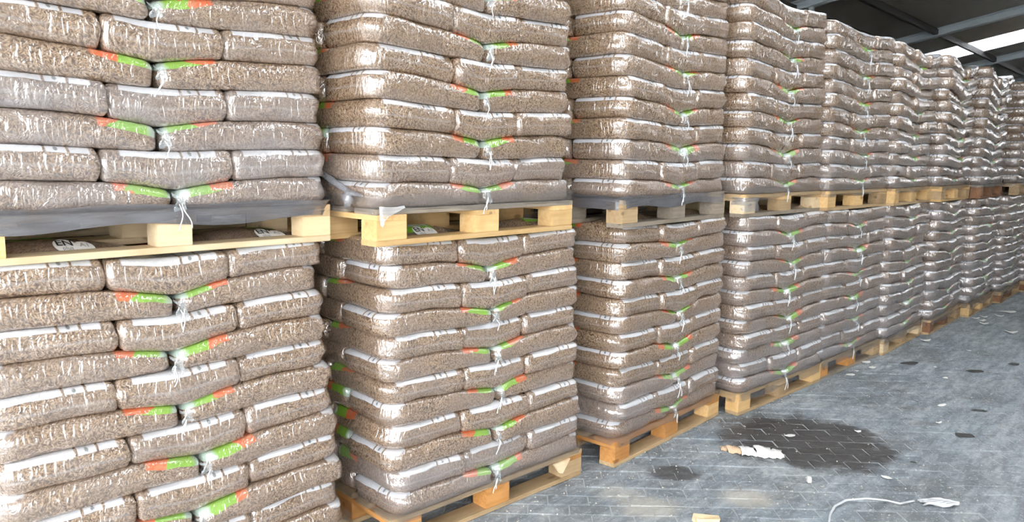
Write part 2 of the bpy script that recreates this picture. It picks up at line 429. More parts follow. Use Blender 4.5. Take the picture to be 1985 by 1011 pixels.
for j in range(12, 150):
    d = 1.2 + 0.1 * (j - 10) * 1.0
    shift = (j % 2) * 0.1
    i0, i1 = int(-(0.75 * d + 0.4) / 0.2), int((0.75 * d + 0.6) / 0.2)
    for i in range(i0, i1 + 1):
        s = i * 0.2 + shift
        x, y = s * YC + d * YR, -s * YR + d * YC
        if y > 2.72: continue
        sx = 992.5 + FPX * s / max(d, .1); depth = d * math.cos(PITCH) + CAM_Z * math.sin(PITCH)
        sy = 505 + FPX * (CAM_Z * math.cos(PITCH) - d * math.sin(PITCH)) / depth
        infr = (-20 < sx < 2000) and sy < 1030
        hid = y > 2.32
        cells.append((d, x, y, infr and not hid))
near = sorted([c for c in cells if c[3] and not (c[1] < 3.0 and c[2] > 2.2)], key=lambda c: c[0])[:300]
nearset = set((c[1], c[2]) for c in near)
for c in near:
    obj('paver', pr.choice(pv_meshes), floor, (c[1], c[2], pr.uniform(-0.002, 0.002)), (0, 0, -YAW + pr.uniform(-0.008, 0.008)))
V = []; Fc = []; PV = []; base = 0
ca, sa = math.cos(-YAW), math.sin(-YAW)
for c in cells:
    if (c[1], c[2]) in nearset: continue
    v, f = paver_geo(pr)
    p = np.stack([v[:, 0] * ca - v[:, 1] * sa + c[1], v[:, 0] * sa + v[:, 1] * ca + c[2], v[:, 2] + pr.uniform(-0.0015, 0.0015)], 1)
    V.append(p); Fc += [tuple(q + base for q in face) for face in f]; PV += [(pr.random(), 0, 0)] * len(v); base += len(v)
me = mesh('paving', np.concatenate(V), Fc, MAT_PAVER); set_pv(me, PV)
o = obj('paving', me, floor); o['kind'] = 'stuff'

# ------------------------------------------------------------------ pallets
BOARD = {}
def board_mesh(key, lx, ly, lz, mat, bev=0.002, nx=1, bow=0.0):
    k = (key, lx, ly, lz, mat, nx, round(bow, 4))
    if k not in BOARD:
        v, f = box_geo(-lx / 2, lx / 2, -ly / 2, ly / 2, -lz / 2, lz / 2, bev, nx, bow)
        BOARD[k] = mesh(key, v, f, WOOD[mat])
    return BOARD[k]

def pallet(label, group, loc, rz, tones, prnd, bow=0.0, tilt=(0, 0), bw=0.145):
    """EUR style pallet, local origin at the bottom of the front left corner."""
    root = empty('wooden_pallet', loc, rz); tag(root, label, 'pallet', group)
    root.rotation_euler = (tilt[0], tilt[1], rz)
    deck, mid, blk, bot = tones
    pick = lambda c: prnd.choice(c)
    for y, w in ((0.0725, 0.145), (0.2475, 0.10), (0.40, 0.145), (0.5525, 0.10), (0.7275, 0.145)):
        obj('deck_board', board_mesh('deck_board', 1.2, w, 0.022, pick(deck)), root, (0.6, y, 0.133), (0, 0, prnd.uniform(-.003, .003)))
    for x in (0.0725, 0.6, 1.1275):
        o = obj('bearer', board_mesh('bearer', 0.8, 0.145, 0.022, pick(mid)), root, (x, 0.4, 0.111), (0, 0, math.pi / 2))
    for i, x in enumerate((bw / 2, 0.6, 1.2 - bw / 2)):
        for j, (y, w) in enumerate(((0.05, 0.10), (0.4, 0.145), (0.75, 0.10))):
            obj('block', board_mesh('block', bw, w, 0.078, pick(blk), 0.003), root, (x, y, 0.061), (0, 0, prnd.uniform(-.02, .02) + (math.pi if prnd.random() < .5 else 0)))
    for y, w in ((0.05, 0.10), (0.4, 0.145), (0.75, 0.10)):
        obj('bottom_board', board_mesh('bottom_board', 1.2, w, 0.022, pick(bot), 0.002, 8, bow if y < 0.1 else 0.0), root, (0.6, y, 0.011), (0, 0, prnd.uniform(-.004, .004)))
    return root

# ------------------------------------------------------------------ bags
def topo(nx, ny, nz):
    """Index list of the surface points of an nx*ny*nz grid and its quads."""
    idx = -np.ones((nx, ny, nz), int); pts = []
    for i in range(nx):
        for j in range(ny):
            for k in range(nz):
                if i in (0, nx - 1) or j in (0, ny - 1) or k in (0, nz - 1):
                    idx[i, j, k] = len(pts); pts.append((i, j, k))
    f = []
    for i in range(nx - 1):
        for j in range(ny - 1):
            f.append((idx[i, j, 0], idx[i, j + 1, 0], idx[i + 1, j + 1, 0], idx[i + 1, j, 0]))
            f.append((idx[i, j, nz - 1], idx[i + 1, j, nz - 1], idx[i + 1, j + 1, nz - 1], idx[i, j + 1, nz - 1]))
    for i in range(nx - 1):
        for k in range(nz - 1):
            f.append((idx[i, 0, k], idx[i + 1, 0, k], idx[i + 1, 0, k + 1], idx[i, 0, k + 1]))
            f.append((idx[i, ny - 1, k], idx[i, ny - 1, k + 1], idx[i + 1, ny - 1, k + 1], idx[i + 1, ny - 1, k]))
    for j in range(ny - 1):
        for k in range(nz - 1):
            f.append((idx[0, j, k], idx[0, j, k + 1], idx[0, j + 1, k + 1], idx[0, j + 1, k]))
            f.append((idx[nx - 1, j, k], idx[nx - 1, j + 1, k], idx[nx - 1, j + 1, k + 1], idx[nx - 1, j, k + 1]))
    return np.array(pts), np.array(f)
TOPO = {'hi': (topo(18, 14, 9), 4, 10, 6), 'lo': (topo(10, 8, 7), 3, 4, 2)}

class Stack:
    def __init__(s, x, y, deg, z0, t, seed, lean=(0, 0), dip=0.034, sag=0.012, haze=lambda k: 0.12, wild=1.0, nl=12, lower=False, w=1.0):
        s.lower = lower; s.w = w
        s.x, s.y, s.rot, s.z0, s.t, s.lean, s.dip, s.sag, s.haze, s.nl, s.wild = x, y, math.radians(deg), z0, t, lean, dip, sag, haze, nl, wild
        s.r = random.Random(seed); s.seed = seed
        q = s.r
        s.ph = [[(q.uniform(0, 6.28), q.uniform(0, 6.28), q.uniform(0.5, 1.2)) for _ in range(3)] for _ in range(nl + 1)]
        s.dk = [dip * q.uniform(0.65, 1.3) for _ in range(nl + 1)]
        s.cx = [0.6 + q.uniform(-0.03, 0.03) for _ in range(nl + 1)]
        s.tilt = q.uniform(-0.006, 0.006)
    def zb(s, k, X, Y):
        z = k * s.t + 0 * X
        if k == 0: return z + 0.002
        layer = k - 1                                   # the layer below this boundary
        if layer % 2 == 0:
            cx = s.cx[layer]
            z = z - s.dk[k] * np.exp(-(np.abs(X - cx) / 0.155) ** 1.4) * np.clip(1.35 - Y / 0.4, 0, 1)
        else:
            z = z - 0.32 * s.dk[k - 1] * np.exp(-(np.abs(X - 0.6) / 0.22) ** 2) * np.clip(1.2 - Y / 0.4, 0, 1)
        if k == s.nl and s.lower:
            z = z + 0.052 * np.sin(np.pi * np.clip((Y - 0.07) / 0.22, 0, 1)) * np.abs(np.sin(np.pi * X / 0.6)) ** 0.7
        g = (k / s.nl)
        z = z - s.sag * g * (np.sin(np.pi * np.clip(X / 1.2, 0, 1)) + 0.5 * np.clip(Y / 0.8, 0, 1))
        for n, (a, b, c) in enumerate(s.ph[k]):
            z = z + 0.0022 * s.wild * c * np.sin((3.2 + 3.5 * n) * X + a) * np.cos((2.5 + 2 * n) * Y + b)
        if s.wild > 1.5:
            z = z - 0.012 * g * np.sin(7 * X + s.ph[0][0][0]) * g
        return z + s.tilt * (X - 0.6)
    def world(s, X, Y, Z):
        g = Z / (s.nl * s.t)
        x = X * s.w; y = Y
        c, n = math.cos(s.rot), math.sin(s.rot)
        return np.stack([s.x + x * c - y * n + s.lean[0] * g, s.y + x * n + y * c + s.lean[1] * g, s.z0 + Z], -1)

def bag_arrays(st, k, X0, X1, Y0, Y1, lab, res, rc, outer):
    """One bag of layer k in plan rectangle X0..X1, Y0..Y1. LAB: the side its printed label end faces ('f' front, 'l' left, 'r' right, 'b' back).
    OUTER: dict of which sides lie on the outside of the load."""
    (P, F), ncor, nix, niy = TOPO[res]
    q = st.r; a, b = (X1 - X0) / 2, (Y1 - Y0) / 2
    rl, rr, rf, rb = rc            # plan corner radii: front left, front right (also used along x), front and back edge spacing
    d = 0.022
    th = np.linspace(0, math.pi / 4, ncor)
    def axis(half, ni, r0, r1):
        i0, i1 = -half + r0, half - r1
        return np.concatenate([(i0 - r0 * np.tan(th))[::-1], np.linspace(i0, i1, ni + 2)[1:-1], i1 + r1 * np.tan(th)])
    ax, ay = axis(a, nix, rl, rr), axis(b, niy, max(rl, rr), 0.035)
    nz = P[:, 2].max() + 1
    ph = np.linspace(-math.pi / 2, math.pi / 2, nz)
    pw = 2 / 2.5
    hh = 0.5 * np.sign(ph) * np.abs(np.sin(ph)) ** pw
    ins = d * (1 - np.abs(np.cos(ph)) ** pw)
    x, y, h, inset = ax[P[:, 0]], ay[P[:, 1]], hh[P[:, 2]], ins[P[:, 2]]
    m = np.maximum(np.abs(x) / a, np.abs(y) / b); m = np.maximum(m, 1e-6)
    bx, by = x / m, y / m
    front = np.clip(0.5 - by / b, 0, 1); side = np.clip(0.5 + bx / a * 0.5, 0, 1); side = side * side * (3 - 2 * side)
    rp = (rl * (1 - side) + rr * side) * front + 0.035 * (1 - front)
    qx, qy = np.clip(bx, -(a - rp), a - rp), np.clip(by, -(b - rp), b - rp)
    dx, dy = bx - qx, by - qy; n = np.maximum(np.hypot(dx, dy), 1e-9)
    ox, oy = qx + dx / n * (rp - inset), qy + dy / n * (rp - inset)
    px, py = ox * m, oy * m
    # fullness: sides bulge by different amounts, gentle lumps
    full = 1 - (2 * h) ** 2
    p1, p2, p3, p4 = (q.uniform(0, 6.28) for _ in range(4))
    lum = 0.0045 * np.sin(21 * px + p1 + 9 * h) + 0.0035 * np.sin(33 * px + p2) * np.cos(5 * h + p3) + 0.004 * np.sin(17 * py + p4)
    fo = q.uniform(-0.012, 0.012) * st.wild; lo = q.uniform(-0.010, 0.010)
    wy = np.clip(-by / b, 0, 1) ** 3; wx = np.clip(-bx / a, 0, 1) ** 3
    py2 = py - wy * m * (fo + lum + 0.006 * full) * (1 if outer.get('f') else 0.2)
    px2 = px - wx * m * (lo + lum + 0.006 * full) * (1 if outer.get('l') else 0.2)
    px2 = px2 + np.clip(bx / a, 0, 1) ** 3 * m * (lo + lum) * (1 if outer.get('r') else 0.2)
    X, Y = (X0 + X1) / 2 + px2, (Y0 + Y1) / 2 + py2
    z0, z1 = st.zb(k, X, Y), st.zb(k + 1, X, Y)
    Z = z0 + (z1 - z0) * (0.5 + h * 1.0)
    W = st.world(X, Y, Z)
    if lab == 'f': u, vv, Lg = py + b, px, 2 * b
    elif lab == 'b': u, vv, Lg = b - py, -px, 2 * b
    elif lab == 'l': u, vv, Lg = px + a, -py, 2 * a
    else: u, vv, Lg = a - px, py, 2 * a
    restv = np.stack([u, vv, h], 1)
    off = np.array([q.uniform(0, 40) for _ in range(3)])
    pc = np.stack([px - py, h * st.t + (1 - m) * 0.2, 0 * px], 1) + off
    if not outer.get('f') and q.random() < 0.8: Lg += 1.0
    par = np.tile(np.array([st.haze(k + 0.5) * q.uniform(0.85, 1.15), Lg, q.random()]), (len(px), 1))
    return W, F, restv, pc, par

def attrs(me, restv, pc, par):
    for nm, arr in (('rest', restv), ('pc', pc), ('par', par)):
        at = me.attributes.new(nm, 'FLOAT_VECTOR', 'POINT'); at.data.foreach_set('vector', np.asarray(arr, dtype=np.float32).ravel())

def fast_mesh(name, W, F, mat):
    me = bpy.data.meshes.new(name)
    me.vertices.add(len(W)); me.vertices.foreach_set('co', np.asarray(W, dtype=np.float32).ravel())
    me.loops.add(F.size); me.loops.foreach_set('vertex_index', F.astype(np.int32).ravel())
    me.polygons.add(len(F)); me.polygons.foreach_set('loop_start', np.arange(0, F.size, 4, dtype=np.int32))
    me.polygons.foreach_set('use_smooth', np.ones(len(F), dtype=bool))
    me.materials.append(mat); me.update(calc_edges=True); me.validate()
    return me

DF, DA = 0.335, 0.47          # depth of the bags laid lengthwise and of the bags laid end-on
def layer_plan(k, st):
    """(slot, rectangle, label side, outer sides) of the bags of a layer that can be seen from the aisle."""
    q = st.r; e = lambda s=0.008: q.uniform(-s, s)
    out = []
    if k % 2 == 0:
        c = st.cx[k]
        out.append(('left half', (0.0 + e(), c - 0.006, 0.0, DF), 'l', {'f': 1, 'l': 1}))
        out.append(('right half', (c + 0.006, 1.2 + e(), 0.0, DF), 'r', {'f': 1, 'r': 1}))
        out.append(('rear left side', (0.0 + e(), 0.40, DF + 0.004, 0.81), 'b', {'l': 1}))
    else:
        c1, c2 = 0.40 + e(0.02), 0.80 + e(0.02)
        out.append(('left end', (0.0 + e(), c1 + 0.003, 0.0, DA), 'f', {'f': 1, 'l': 1}))
        out.append(('middle', (c1 - 0.003, c2 + 0.003, 0.0, DA), 'f', {'f': 1}))
        out.append(('right end', (c2 - 0.003, 1.2 + e(), 0.0, DA), 'f', {'f': 1, 'r': 1}))
        out.append(('rear left side', (0.0 + e(), 0.6, DA + 0.004, 0.81), 'r', {'l': 1}))
        if k == st.nl - 1:
            out.append(('rear right side', (0.605, 1.2, DA + 0.004, 0.81), 'l', {'r': 1}))
    return out

NUM = ['one', 'two', 'three', 'four', 'five', 'six', 'seven', 'eight', 'nine', 'ten', 'eleven', 'twelve']
STUFF = []
BAGS = {}
def string_mesh(r):
    v = []; f = []
    for s in range(r.choice((1, 2, 2))):
        x = r.uniform(-0.012, 0.012); L = r.uniform(0.035, 0.095); pts = []
        kx = r.uniform(-0.25, 0.25)
        for i in range(9):
            t = i / 8
            pts.append((x + kx * L * t + 0.006 * math.sin(5 * t + 9 * x * 50), -0.004 * math.sin(3 * t), -L * t))
        a, b = tube_geo(pts, 0.0021, 5); n = len(v); v += a; f += [tuple(q + n for q in fc) for fc in b]
    return mesh('string', v, f, MAT_STRING, True)
def tail_mesh(r):
    n, m = 6, 6; v = []; f = []
    for i in range(n):
        for j in range(m):
            s, t = i / (n - 1) - .5, j / (m - 1)
            w = 0.062 * (1 - 0.55 * t) * (1 + 0.25 * math.sin(9 * t))
            v.append((s * w + 0.01 * math.sin(4 * t + i), -0.006 * math.sin(7 * s + 5 * t) - 0.004 * r.random() - 0.012 * math.sin(math.pi * t), 0.022 - 0.068 * t + 0.008 * math.sin(8 * s)))
    for i in range(n - 1):
        for j in range(m - 1): f.append((i * m + j, i * m + j + 1, (i + 1) * m + j + 1, (i + 1) * m + j))
    return mesh('film_tail', v, f, MAT_TAIL, True)
sr = random.Random(11)
STRING_ME = [string_mesh(sr) for _ in range(8)]
TAIL_ME = [tail_mesh(sr) for _ in range(5)]

def build_stack(st, name, upper, solo, side_seen, strings=True):
    """SOLO: the layers whose bags are objects of their own; the other layers go to the common mass."""
    for k in range(st.nl):
        for slot, (X0, X1, Y0, Y1), lab, outer in layer_plan(k, st):
            single = k in solo and (not slot.startswith('rear') or (slot == 'rear left side' and side_seen) or slot == 'rear right side' and side_seen)
            rin = 0.026 if k % 2 else 0.042
            rad = (0.085 if (outer.get('f') and outer.get('l')) else rin, 0.075 if (outer.get('f') and outer.get('r')) else rin, 0, 0)
            W, F, rv, pc, par = bag_arrays(st, k, X0, X1, Y0, Y1, lab, 'hi' if single else 'lo', rad, outer)
            if not single:
                STUFF.append((W, F, rv, pc, par)); continue
            org = W.mean(0); org[2] = W[:, 2].min()
            me = fast_mesh('pellet_bag', W - org, F, MAT_BAG); attrs(me, rv, pc, par)
            o = obj('pellet_bag', me, None, tuple(org))
            kind = ('white-labelled' if (k % 2 and not slot.startswith('rear')) else 'green-tipped') if 'rear' not in slot else ''
            n = k if upper else st.nl - 1 - k
            where = '%s of layer %s %s' % (slot, NUM[n], 'above the pallet' if upper else 'below upper pallet')
            lbl = ('%s pellet bag, %s, %s' % (kind, where, name)).strip().replace(' ,', ',')
            BAGS[(name, k, slot)] = (o, org)
            tag(o, lbl, 'bag', 'clear bags of wood pellets stacked on pallets')
            if strings and slot == 'left half':
                c = st.cx[k]
                zz = float(st.zb(k + 1, np.array([c]), np.array([0.02]))[0])
                p = st.world(np.array([c]), np.array([-0.012]), np.array([zz - 0.030]))[0] - org
                tl = obj('film_tail', sr.choice(TAIL_ME), o, tuple(p), (0, 0, st.rot + sr.uniform(-.3, .3))); tl.scale = (0.75, 0.8, sr.uniform(0.55, 0.9))
                p2 = st.world(np.array([c]), np.array([-0.026]), np.array([zz - 0.045]))[0] - org
                obj('string', sr.choice(STRING_ME), o, tuple(p2), (0, sr.uniform(-.15, .15), st.rot))

def skirt(st, label, drop=0.03, rise=0.055, mat=None):
    """Stretch film round the foot of a load, lapping over the edge of the deck."""
    path = []
    R = 0.05
    path += [(-0.0, 0.72), (0.0, 0.45), (0.0, 0.2)]
    for i in range(6):
        a = math.pi + i / 5 * math.pi / 2
        path.append((R + R * math.cos(a), R + R * math.sin(a)))
    nf = 24
    for i in range(1, nf): path.append((R + (1.2 - 2 * R) * i / nf, 0.0))
    for i in range(6):
        a = -math.pi / 2 + i / 5 * math.pi / 2
        path.append((1.2 - R + R * math.cos(a), R + R * math.sin(a)))
    path += [(1.2, 0.2), (1.2, 0.45), (1.2, 0.72)]
    rows = [(-drop, 0.005), (-min(0.012, drop * 0.5), 0.007), (0.004, 0.010), (rise * 0.4, 0.016), (rise * 0.72, 0.0225), (rise, 0.0245)]
    q = random.Random(st.seed + 99); v = []; f = []
    w1, w2 = q.uniform(0, 6), q.uniform(0, 6)
    for i, (X, Y) in enumerate(path):
        nx_, ny_ = X - min(max(X, R), 1.2 - R), Y - max(Y, R)
        n = math.hypot(nx_, ny_)
        nx_, ny_ = ((nx_ / n, ny_ / n) if n > 1e-6 else (0, -1))
        for j, (z, o_) in enumerate(rows):
            wob = 0.0025 * math.sin(i * 1.3 + w1 + j) + 0.0018 * math.sin(i * 2.7 + w2)
            zz = z + (0.010 * math.sin(i * 0.45 + w1) if j == 0 else 0) + (0.15 * rise * math.sin(i * 0.6 + w2) if j == len(rows) - 1 else 0)
            p = st.world(np.array([X + nx_ * (o_ + wob)]), np.array([Y + ny_ * (o_ + wob)]), np.array([zz]))[0]
            v.append(p)
    m = len(rows)
    for i in range(len(path) - 1):
        for j in range(m - 1): f.append((i * m + j, (i + 1) * m + j, (i + 1) * m + j + 1, i * m + j + 1))
    v = np.array(v); org = st.world(np.array([0.6]), np.array([0.0]), np.array([0.0]))[0]
    root = empty('stretch_film', tuple(org)); tag(root, label, 'film', 'clear film wrapped round the foot of each load')
    obj('film_band', mesh('film_band', v - org, f, mat or MAT_FILM, True), root)
    return root, org

H2 = 1.32; PH = 0.144
def rowy(x): return 2.1 - 0.05 * (x - 5.7)
TL = (H2 - PH + 0.004) / 12
ROWDEG = math.degrees(math.atan(-0.05))
def hz(base, low, upto):
    return lambda k: low if k < upto else base
# name, x, y, deg, lean(top), tones
LOWER = [
    ('lower leftmost stack', 0.50, 2.50, 0.0, (-0.07, 0.06), hz(0.16, 0.16, 0)),
    ('lower second stack from left', 1.84, 2.385, -3.0, (-0.04, 0.02), hz(0.14, 0.42, 2)),
    ('lower third stack from left', 3.235, 2.245, 1.0, (0.0, 0.0), hz(0.08, 0.38, 3)),
    ('lower fourth stack from left', 4.52, 2.165, -3.5, (-0.02, 0.0), hz(0.30, 0.58, 3)),
    ('lower fifth stack from left', 5.72, rowy(5.72), ROWDEG, (-0.08, 0.0), hz(0.40, 0.62, 4)),
] + [('', x, rowy(x) - 0.03, 0.3, (-0.06, 0.0), hz(0.36, 0.66, 5)) for x in (6.92, 8.12, 9.40, 10.66, 11.92, 13.2)]
UPPER = [
    ('upper leftmost stack', 0.45, 2.55, -0.5, (-0.03, 0.0), hz(0.14, 0.46, 4)),
    ('upper second stack from left', 1.725, 2.335, 0.5, (-0.03, 0.0), hz(0.06, 0.30, 2)),
    ('upper third stack from left', 3.17, 2.21, 3.0, (-0.05, 0.0), hz(0.04, 0.22, 3)),
    ('upper fourth stack from left', 4.43, 2.17, -1.0, (-0.10, 0.0), hz(0.05, 0.25, 3)),
    ('upper fifth stack from left', 5.60, rowy(5.6) - 0.01, -2.0, (-0.10, 0.0), hz(0.10, 0.35, 4)),
] + [('', x, rowy(x) - 0.05, 1.2, (-0.06, 0.0), hz(0.10, 0.34, 5)) for x in (6.79, 8.0, 9.28, 10.85, 12.1, 13.35)]
ORD = ['leftmost', 'second', 'third', 'fourth', 'fifth', 'sixth', 'seventh', 'eighth', 'ninth', 'tenth', 'eleventh']
LT = [(('tan', 'orange'), ('orange', 'tan'), ('orange', 'yellow'), ('tan',)), (('tan',), ('tan', 'orange'), ('orange', 'tan'), ('tan',)), (('tan', 'orange'), ('orange',), ('orange', 'yellow'), ('tan',)),
      (('yellow', 'tan'), ('yellow',), ('yellow', 'tan'), ('tan', 'yellow')), (('tan',), ('tan',), ('yellow', 'orange', 'tan'), ('tan', 'grey')),
      (('tan', 'grey'), ('tan',), ('pale', 'tan'), ('grey', 'tan')), (('tan',), ('brown',), ('brown', 'tan'), ('tan',)), (('tan',), ('tan',), ('yellow', 'tan'), ('tan', 'grey'))]
UT = [(('grey', 'tan'), ('tan', 'pale'), ('pale', 'yellow'), ('pale',)), (('yellow', 'grey'), ('yellow',), ('yellow',), ('yellow',)), (('grey',), ('grey', 'tan'), ('grey', 'tan'), ('grey', 'tan')),
      (('tan', 'yellow'), ('yellow', 'tan'), ('tan', 'pale'), ('tan', 'grey')), (('tan', 'yellow'), ('tan',), ('yellow', 'tan'), ('tan', 'grey')),
      (('yellow',), ('yellow', 'tan'), ('yellow',), ('tan', 'yellow')), (('yellow',), ('yellow',), ('yellow', 'tan'), ('yellow',)), (('brown', 'grey'), ('brown',), ('brown',), ('brown',))]
prnd = random.Random(21); LST = []; UST = []; FILM = {}; PAL = {}
for i, (nm, x, y, deg, lean, hzf) in enumerate(LOWER):
    tn = LT[i] if i < len(LT) else (('tan',), ('tan',), ('tan', 'brown'), ('tan',))
    lbl = ('wooden pallet on the paving under the lower %s stack' % ORD[i]) + (' from left' if i else '')
    PAL['L%d' % i] = pallet(lbl, 'pallets on the paving', (x, y, 0.0005), math.radians(deg), tn, prnd)
    wild = 1.0 if i < 5 else 1.7
    st = Stack(x, y, deg, PH, TL + (0.012 / 12 if i == 0 else 0), 100 + i, lean, 0.036, 0.006, hzf, wild, lower=True, w=1.0 if i < 5 else 0.95)
    LST.append(st)
    side = i in (1, 2, 3)
    if i == 0: solo = set(range(1, 12))
    elif i < 5: solo = set(range(12))
    else: solo = set()
    build_stack(st, nm, False, solo, side)
    if i < 9: skirt(st, ('clear film round the foot of the lower %s stack' % ORD[i]) + (' from left' if i else ''), drop=(0.02, 0.02, 0.03)[i] if i < 3 else 0.058, rise=0.04)
for i, (nm, x, y, deg, lean, hzf) in enumerate(UPPER):
    tn = UT[i] if i < len(UT) else (('brown', 'tan'), ('tan',), ('brown', 'tan'), ('tan',))
    lbl = ('wooden pallet carrying the upper %s stack' % ORD[i]) + (' from left' if i else '')
    pallet(lbl, 'pallets on top of the lower loads', (x, y, H2 + (0.012 if i == 0 else 0)), math.radians(deg), tn, prnd, bw=0.112 if i == 0 else 0.145)
    wild = 1.0 if i < 5 else 2.2
    t = 0.105 if i < 4 else 0.102
    st = Stack(x, y, deg, H2 + PH + (0.012 if i == 0 else 0), t, 300 + i, lean, 0.038, 0.03 if i < 5 else 0.05, hzf, wild, w=1.0 if i < 5 else 0.94)
    UST.append(st)
    side = i in (1, 2)
    solo = [set(range(0, 8)), set(range(0, 10)), set(range(0, 11)), set(range(12)), set(range(12))][i] if i < 5 else set()
    build_stack(st, nm, True, solo, side)
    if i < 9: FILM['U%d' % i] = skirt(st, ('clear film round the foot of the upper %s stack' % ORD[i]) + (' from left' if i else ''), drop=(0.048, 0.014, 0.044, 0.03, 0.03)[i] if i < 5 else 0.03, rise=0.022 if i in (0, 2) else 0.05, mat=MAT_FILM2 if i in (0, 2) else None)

# all other bags: far down the row, and above the frame
nv = 0; Ws = []; Fs = []; A = [[], [], []]
for W, F, rv, pc, par in STUFF:
    Ws.append(W); Fs.append(F + nv); nv += len(W)
    for l, arr in zip(A, (rv, pc, par)): l.append(arr)
me = fast_mesh('pellet_bags', np.concatenate(Ws), np.concatenate(Fs), MAT_BAG)
attrs(me, *[np.concatenate(l) for l in A])
o = obj('pellet_bags', me)
tag(o, 'clear bags of wood pellets in the far stacks down the row', 'bags', None, 'stuff')

# ------------------------------------------------------------------ prints seen through the pallet openings
def text_geo(body, size):
    cu = bpy.data.curves.new('lettering', 'FONT'); cu.body = body; cu.size = size; cu.align_x = 'CENTER'; cu.align_y = 'CENTER'; cu.offset = size * 0.018
    cu.resolution_u = 3
    o = bpy.data.objects.new('lettering', cu); COL.objects.link(o)
    dg = bpy.context.evaluated_depsgraph_get(); me = bpy.data.meshes.new_from_object(o.evaluated_get(dg))
    v = np.array([tuple(p.co) for p in me.vertices]); f = [tuple(p.vertices) for p in me.polygons]
    bpy.data.objects.remove(o); bpy.data.curves.remove(cu); bpy.data.meshes.remove(me)
    return v, f
MAT_DISC = simple('printed_white', (0.85, 0.85, 0.82), 0.4, var=0.03)
MAT_INK = simple('printed_black', (0.02, 0.02, 0.02), 0.4)
MAT_GREYINK = simple('printed_grey', (0.40, 0.41, 0.38), 0.4)
MAT_GREEN = simple('printed_green', (0.20, 0.48, 0.03), 0.35, var=0.15)
def lay(st, v, X, Y, lift, org, rot=0.0):
    c, n = math.cos(rot), math.sin(rot)
    x = X + v[:, 0] * c - v[:, 1] * n; y = Y + v[:, 0] * n + v[:, 1] * c
    return st.world(x, y, st.zb(st.nl, x, y) + lift) - org
def disc_geo(r, n=20, ry=None):
    ry = ry or r
    v = [(0, 0, 0)] + [(r * math.cos(2 * math.pi * i / n), ry * math.sin(2 * math.pi * i / n), 0) for i in range(n)]
    return np.array(v), [(0, 1 + i, 1 + (i + 1) % n) for i in range(n)]
def grid_geo(w, h, n=8, m=4):
    v = [((i / n - .5) * w, (j / m - .5) * h, 0) for i in range(n + 1) for j in range(m + 1)]
    return np.array(v), [(i * (m + 1) + j, (i + 1) * (m + 1) + j, (i + 1) * (m + 1) + j + 1, i * (m + 1) + j + 1) for i in range(n) for j in range(m)]
def mark(st, bag, X, Y):
    o, org = BAGS[bag]
    v, f = disc_geo(0.034); d1 = obj('quality_mark', mesh('quality_mark', lay(st, v, X, Y, 0.0042, org), f, MAT_DISC, True), o)
    v, f = disc_geo(0.030); d2 = obj('quality_mark', mesh('quality_mark', lay(st, v, X + 0.056, Y - 0.004, 0.0034, org), f, MAT_DISC, True), o)
    v, f = text_geo('EN', 0.040); obj('lettering', mesh('lettering', lay(st, v, X, Y + 0.009, 0.0052, org), f, MAT_INK), d1)
    v, f = text_geo('plus', 0.020); obj('lettering', mesh('lettering', lay(st, v, X + 0.004, Y - 0.015, 0.0052, org), f, MAT_GREYINK), d1)
    v, f = text_geo('A1', 0.026); obj('lettering', mesh('lettering', lay(st, v, X + 0.058, Y + 0.003, 0.0046, org), f, MAT_GREYINK), d2)
def green_panel(st, bag, X, Y, w, h):
    o, org = BAGS[bag]
    v, f = grid_geo(w, h); p = obj('print_panel', mesh('print_panel', lay(st, v, X, Y, 0.0028, org), f, MAT_GREEN, True), o)
    r = random.Random(5); V = []; Fq = []
    for i in range(9):                                  # illegible pale lettering
        q, fq = grid_geo(w * 0.06, h * r.uniform(0.2, 0.38), 1, 1); q = q + np.array([(i - 4) * w * 0.088, h * 0.08, 0]); n = len(V)
        V += list(q); Fq += [tuple(k + n for k in ff) for ff in fq]
    obj('lettering', mesh('lettering', lay(st, np.array(V), X, Y, 0.0040, org), Fq, MAT_DISC), p)
L1n, L2n = 'lower leftmost stack', 'lower second stack from left'
mark(LST[0], (L1n, 11, 'left end'), 0.325, 0.118); green_panel(LST[0], (L1n, 11, 'left end'), 0.25, 0.205, 0.13, 0.03)
mark(LST[0], (L1n, 11, 'right end'), 1.01, 0.112); green_panel(LST[0], (L1n, 11, 'right end'), 1.04, 0.190, 0.12, 0.03)
mark(LST[1], (L2n, 11, 'left end'), 0.27, 0.108); green_panel(LST[1], (L2n, 11, 'left end'), 0.28, 0.150, 0.15, 0.09)
green_panel(LST[1], (L2n, 11, 'right end'), 1.00, 0.150, 0.14, 0.05)

# ------------------------------------------------------------------ loose film on the second upper load
root, org = FILM['U1']; st = UST[1]
def loc(X, Y, Z): return Vector(tuple(st.world(np.array([X]), np.array([Y]), np.array([Z]))[0] - org))
pts = [loc(-0.030, 0.40 - 0.03 * i, 0.165 - 0.012 * i + 0.003 * math.sin(i)) for i in range(10)] + [loc(-0.035, 0.09, 0.058), loc(-0.032, 0.05, 0.052)]
v, f = tube_geo(pts, [0.012, 0.013, 0.015, 0.013, 0.014, 0.016, 0.013, 0.015, 0.012, 0.014, 0.010, 0.006], 7)
obj('twisted_film', mesh('twisted_film', v, f, MAT_KNOT, True), root)
kr = random.Random(4); c = loc(-0.045, 0.125, 0.035); v = []; f = []
for i in range(7):
    for j in range(10):
        th, ph = math.pi * i / 6, 2 * math.pi * j / 10
        rr = 0.024 * kr.uniform(0.7, 1.25)
        v.append((c.x + rr * 0.8 * math.sin(th) * math.cos(ph), c.y + rr * math.sin(th) * math.sin(ph), c.z + rr * 1.3 * math.cos(th)))
for i in range(6):
    for j in range(10): f.append((i * 10 + j, i * 10 + (j + 1) % 10, (i + 1) * 10 + (j + 1) % 10, (i + 1) * 10 + j))
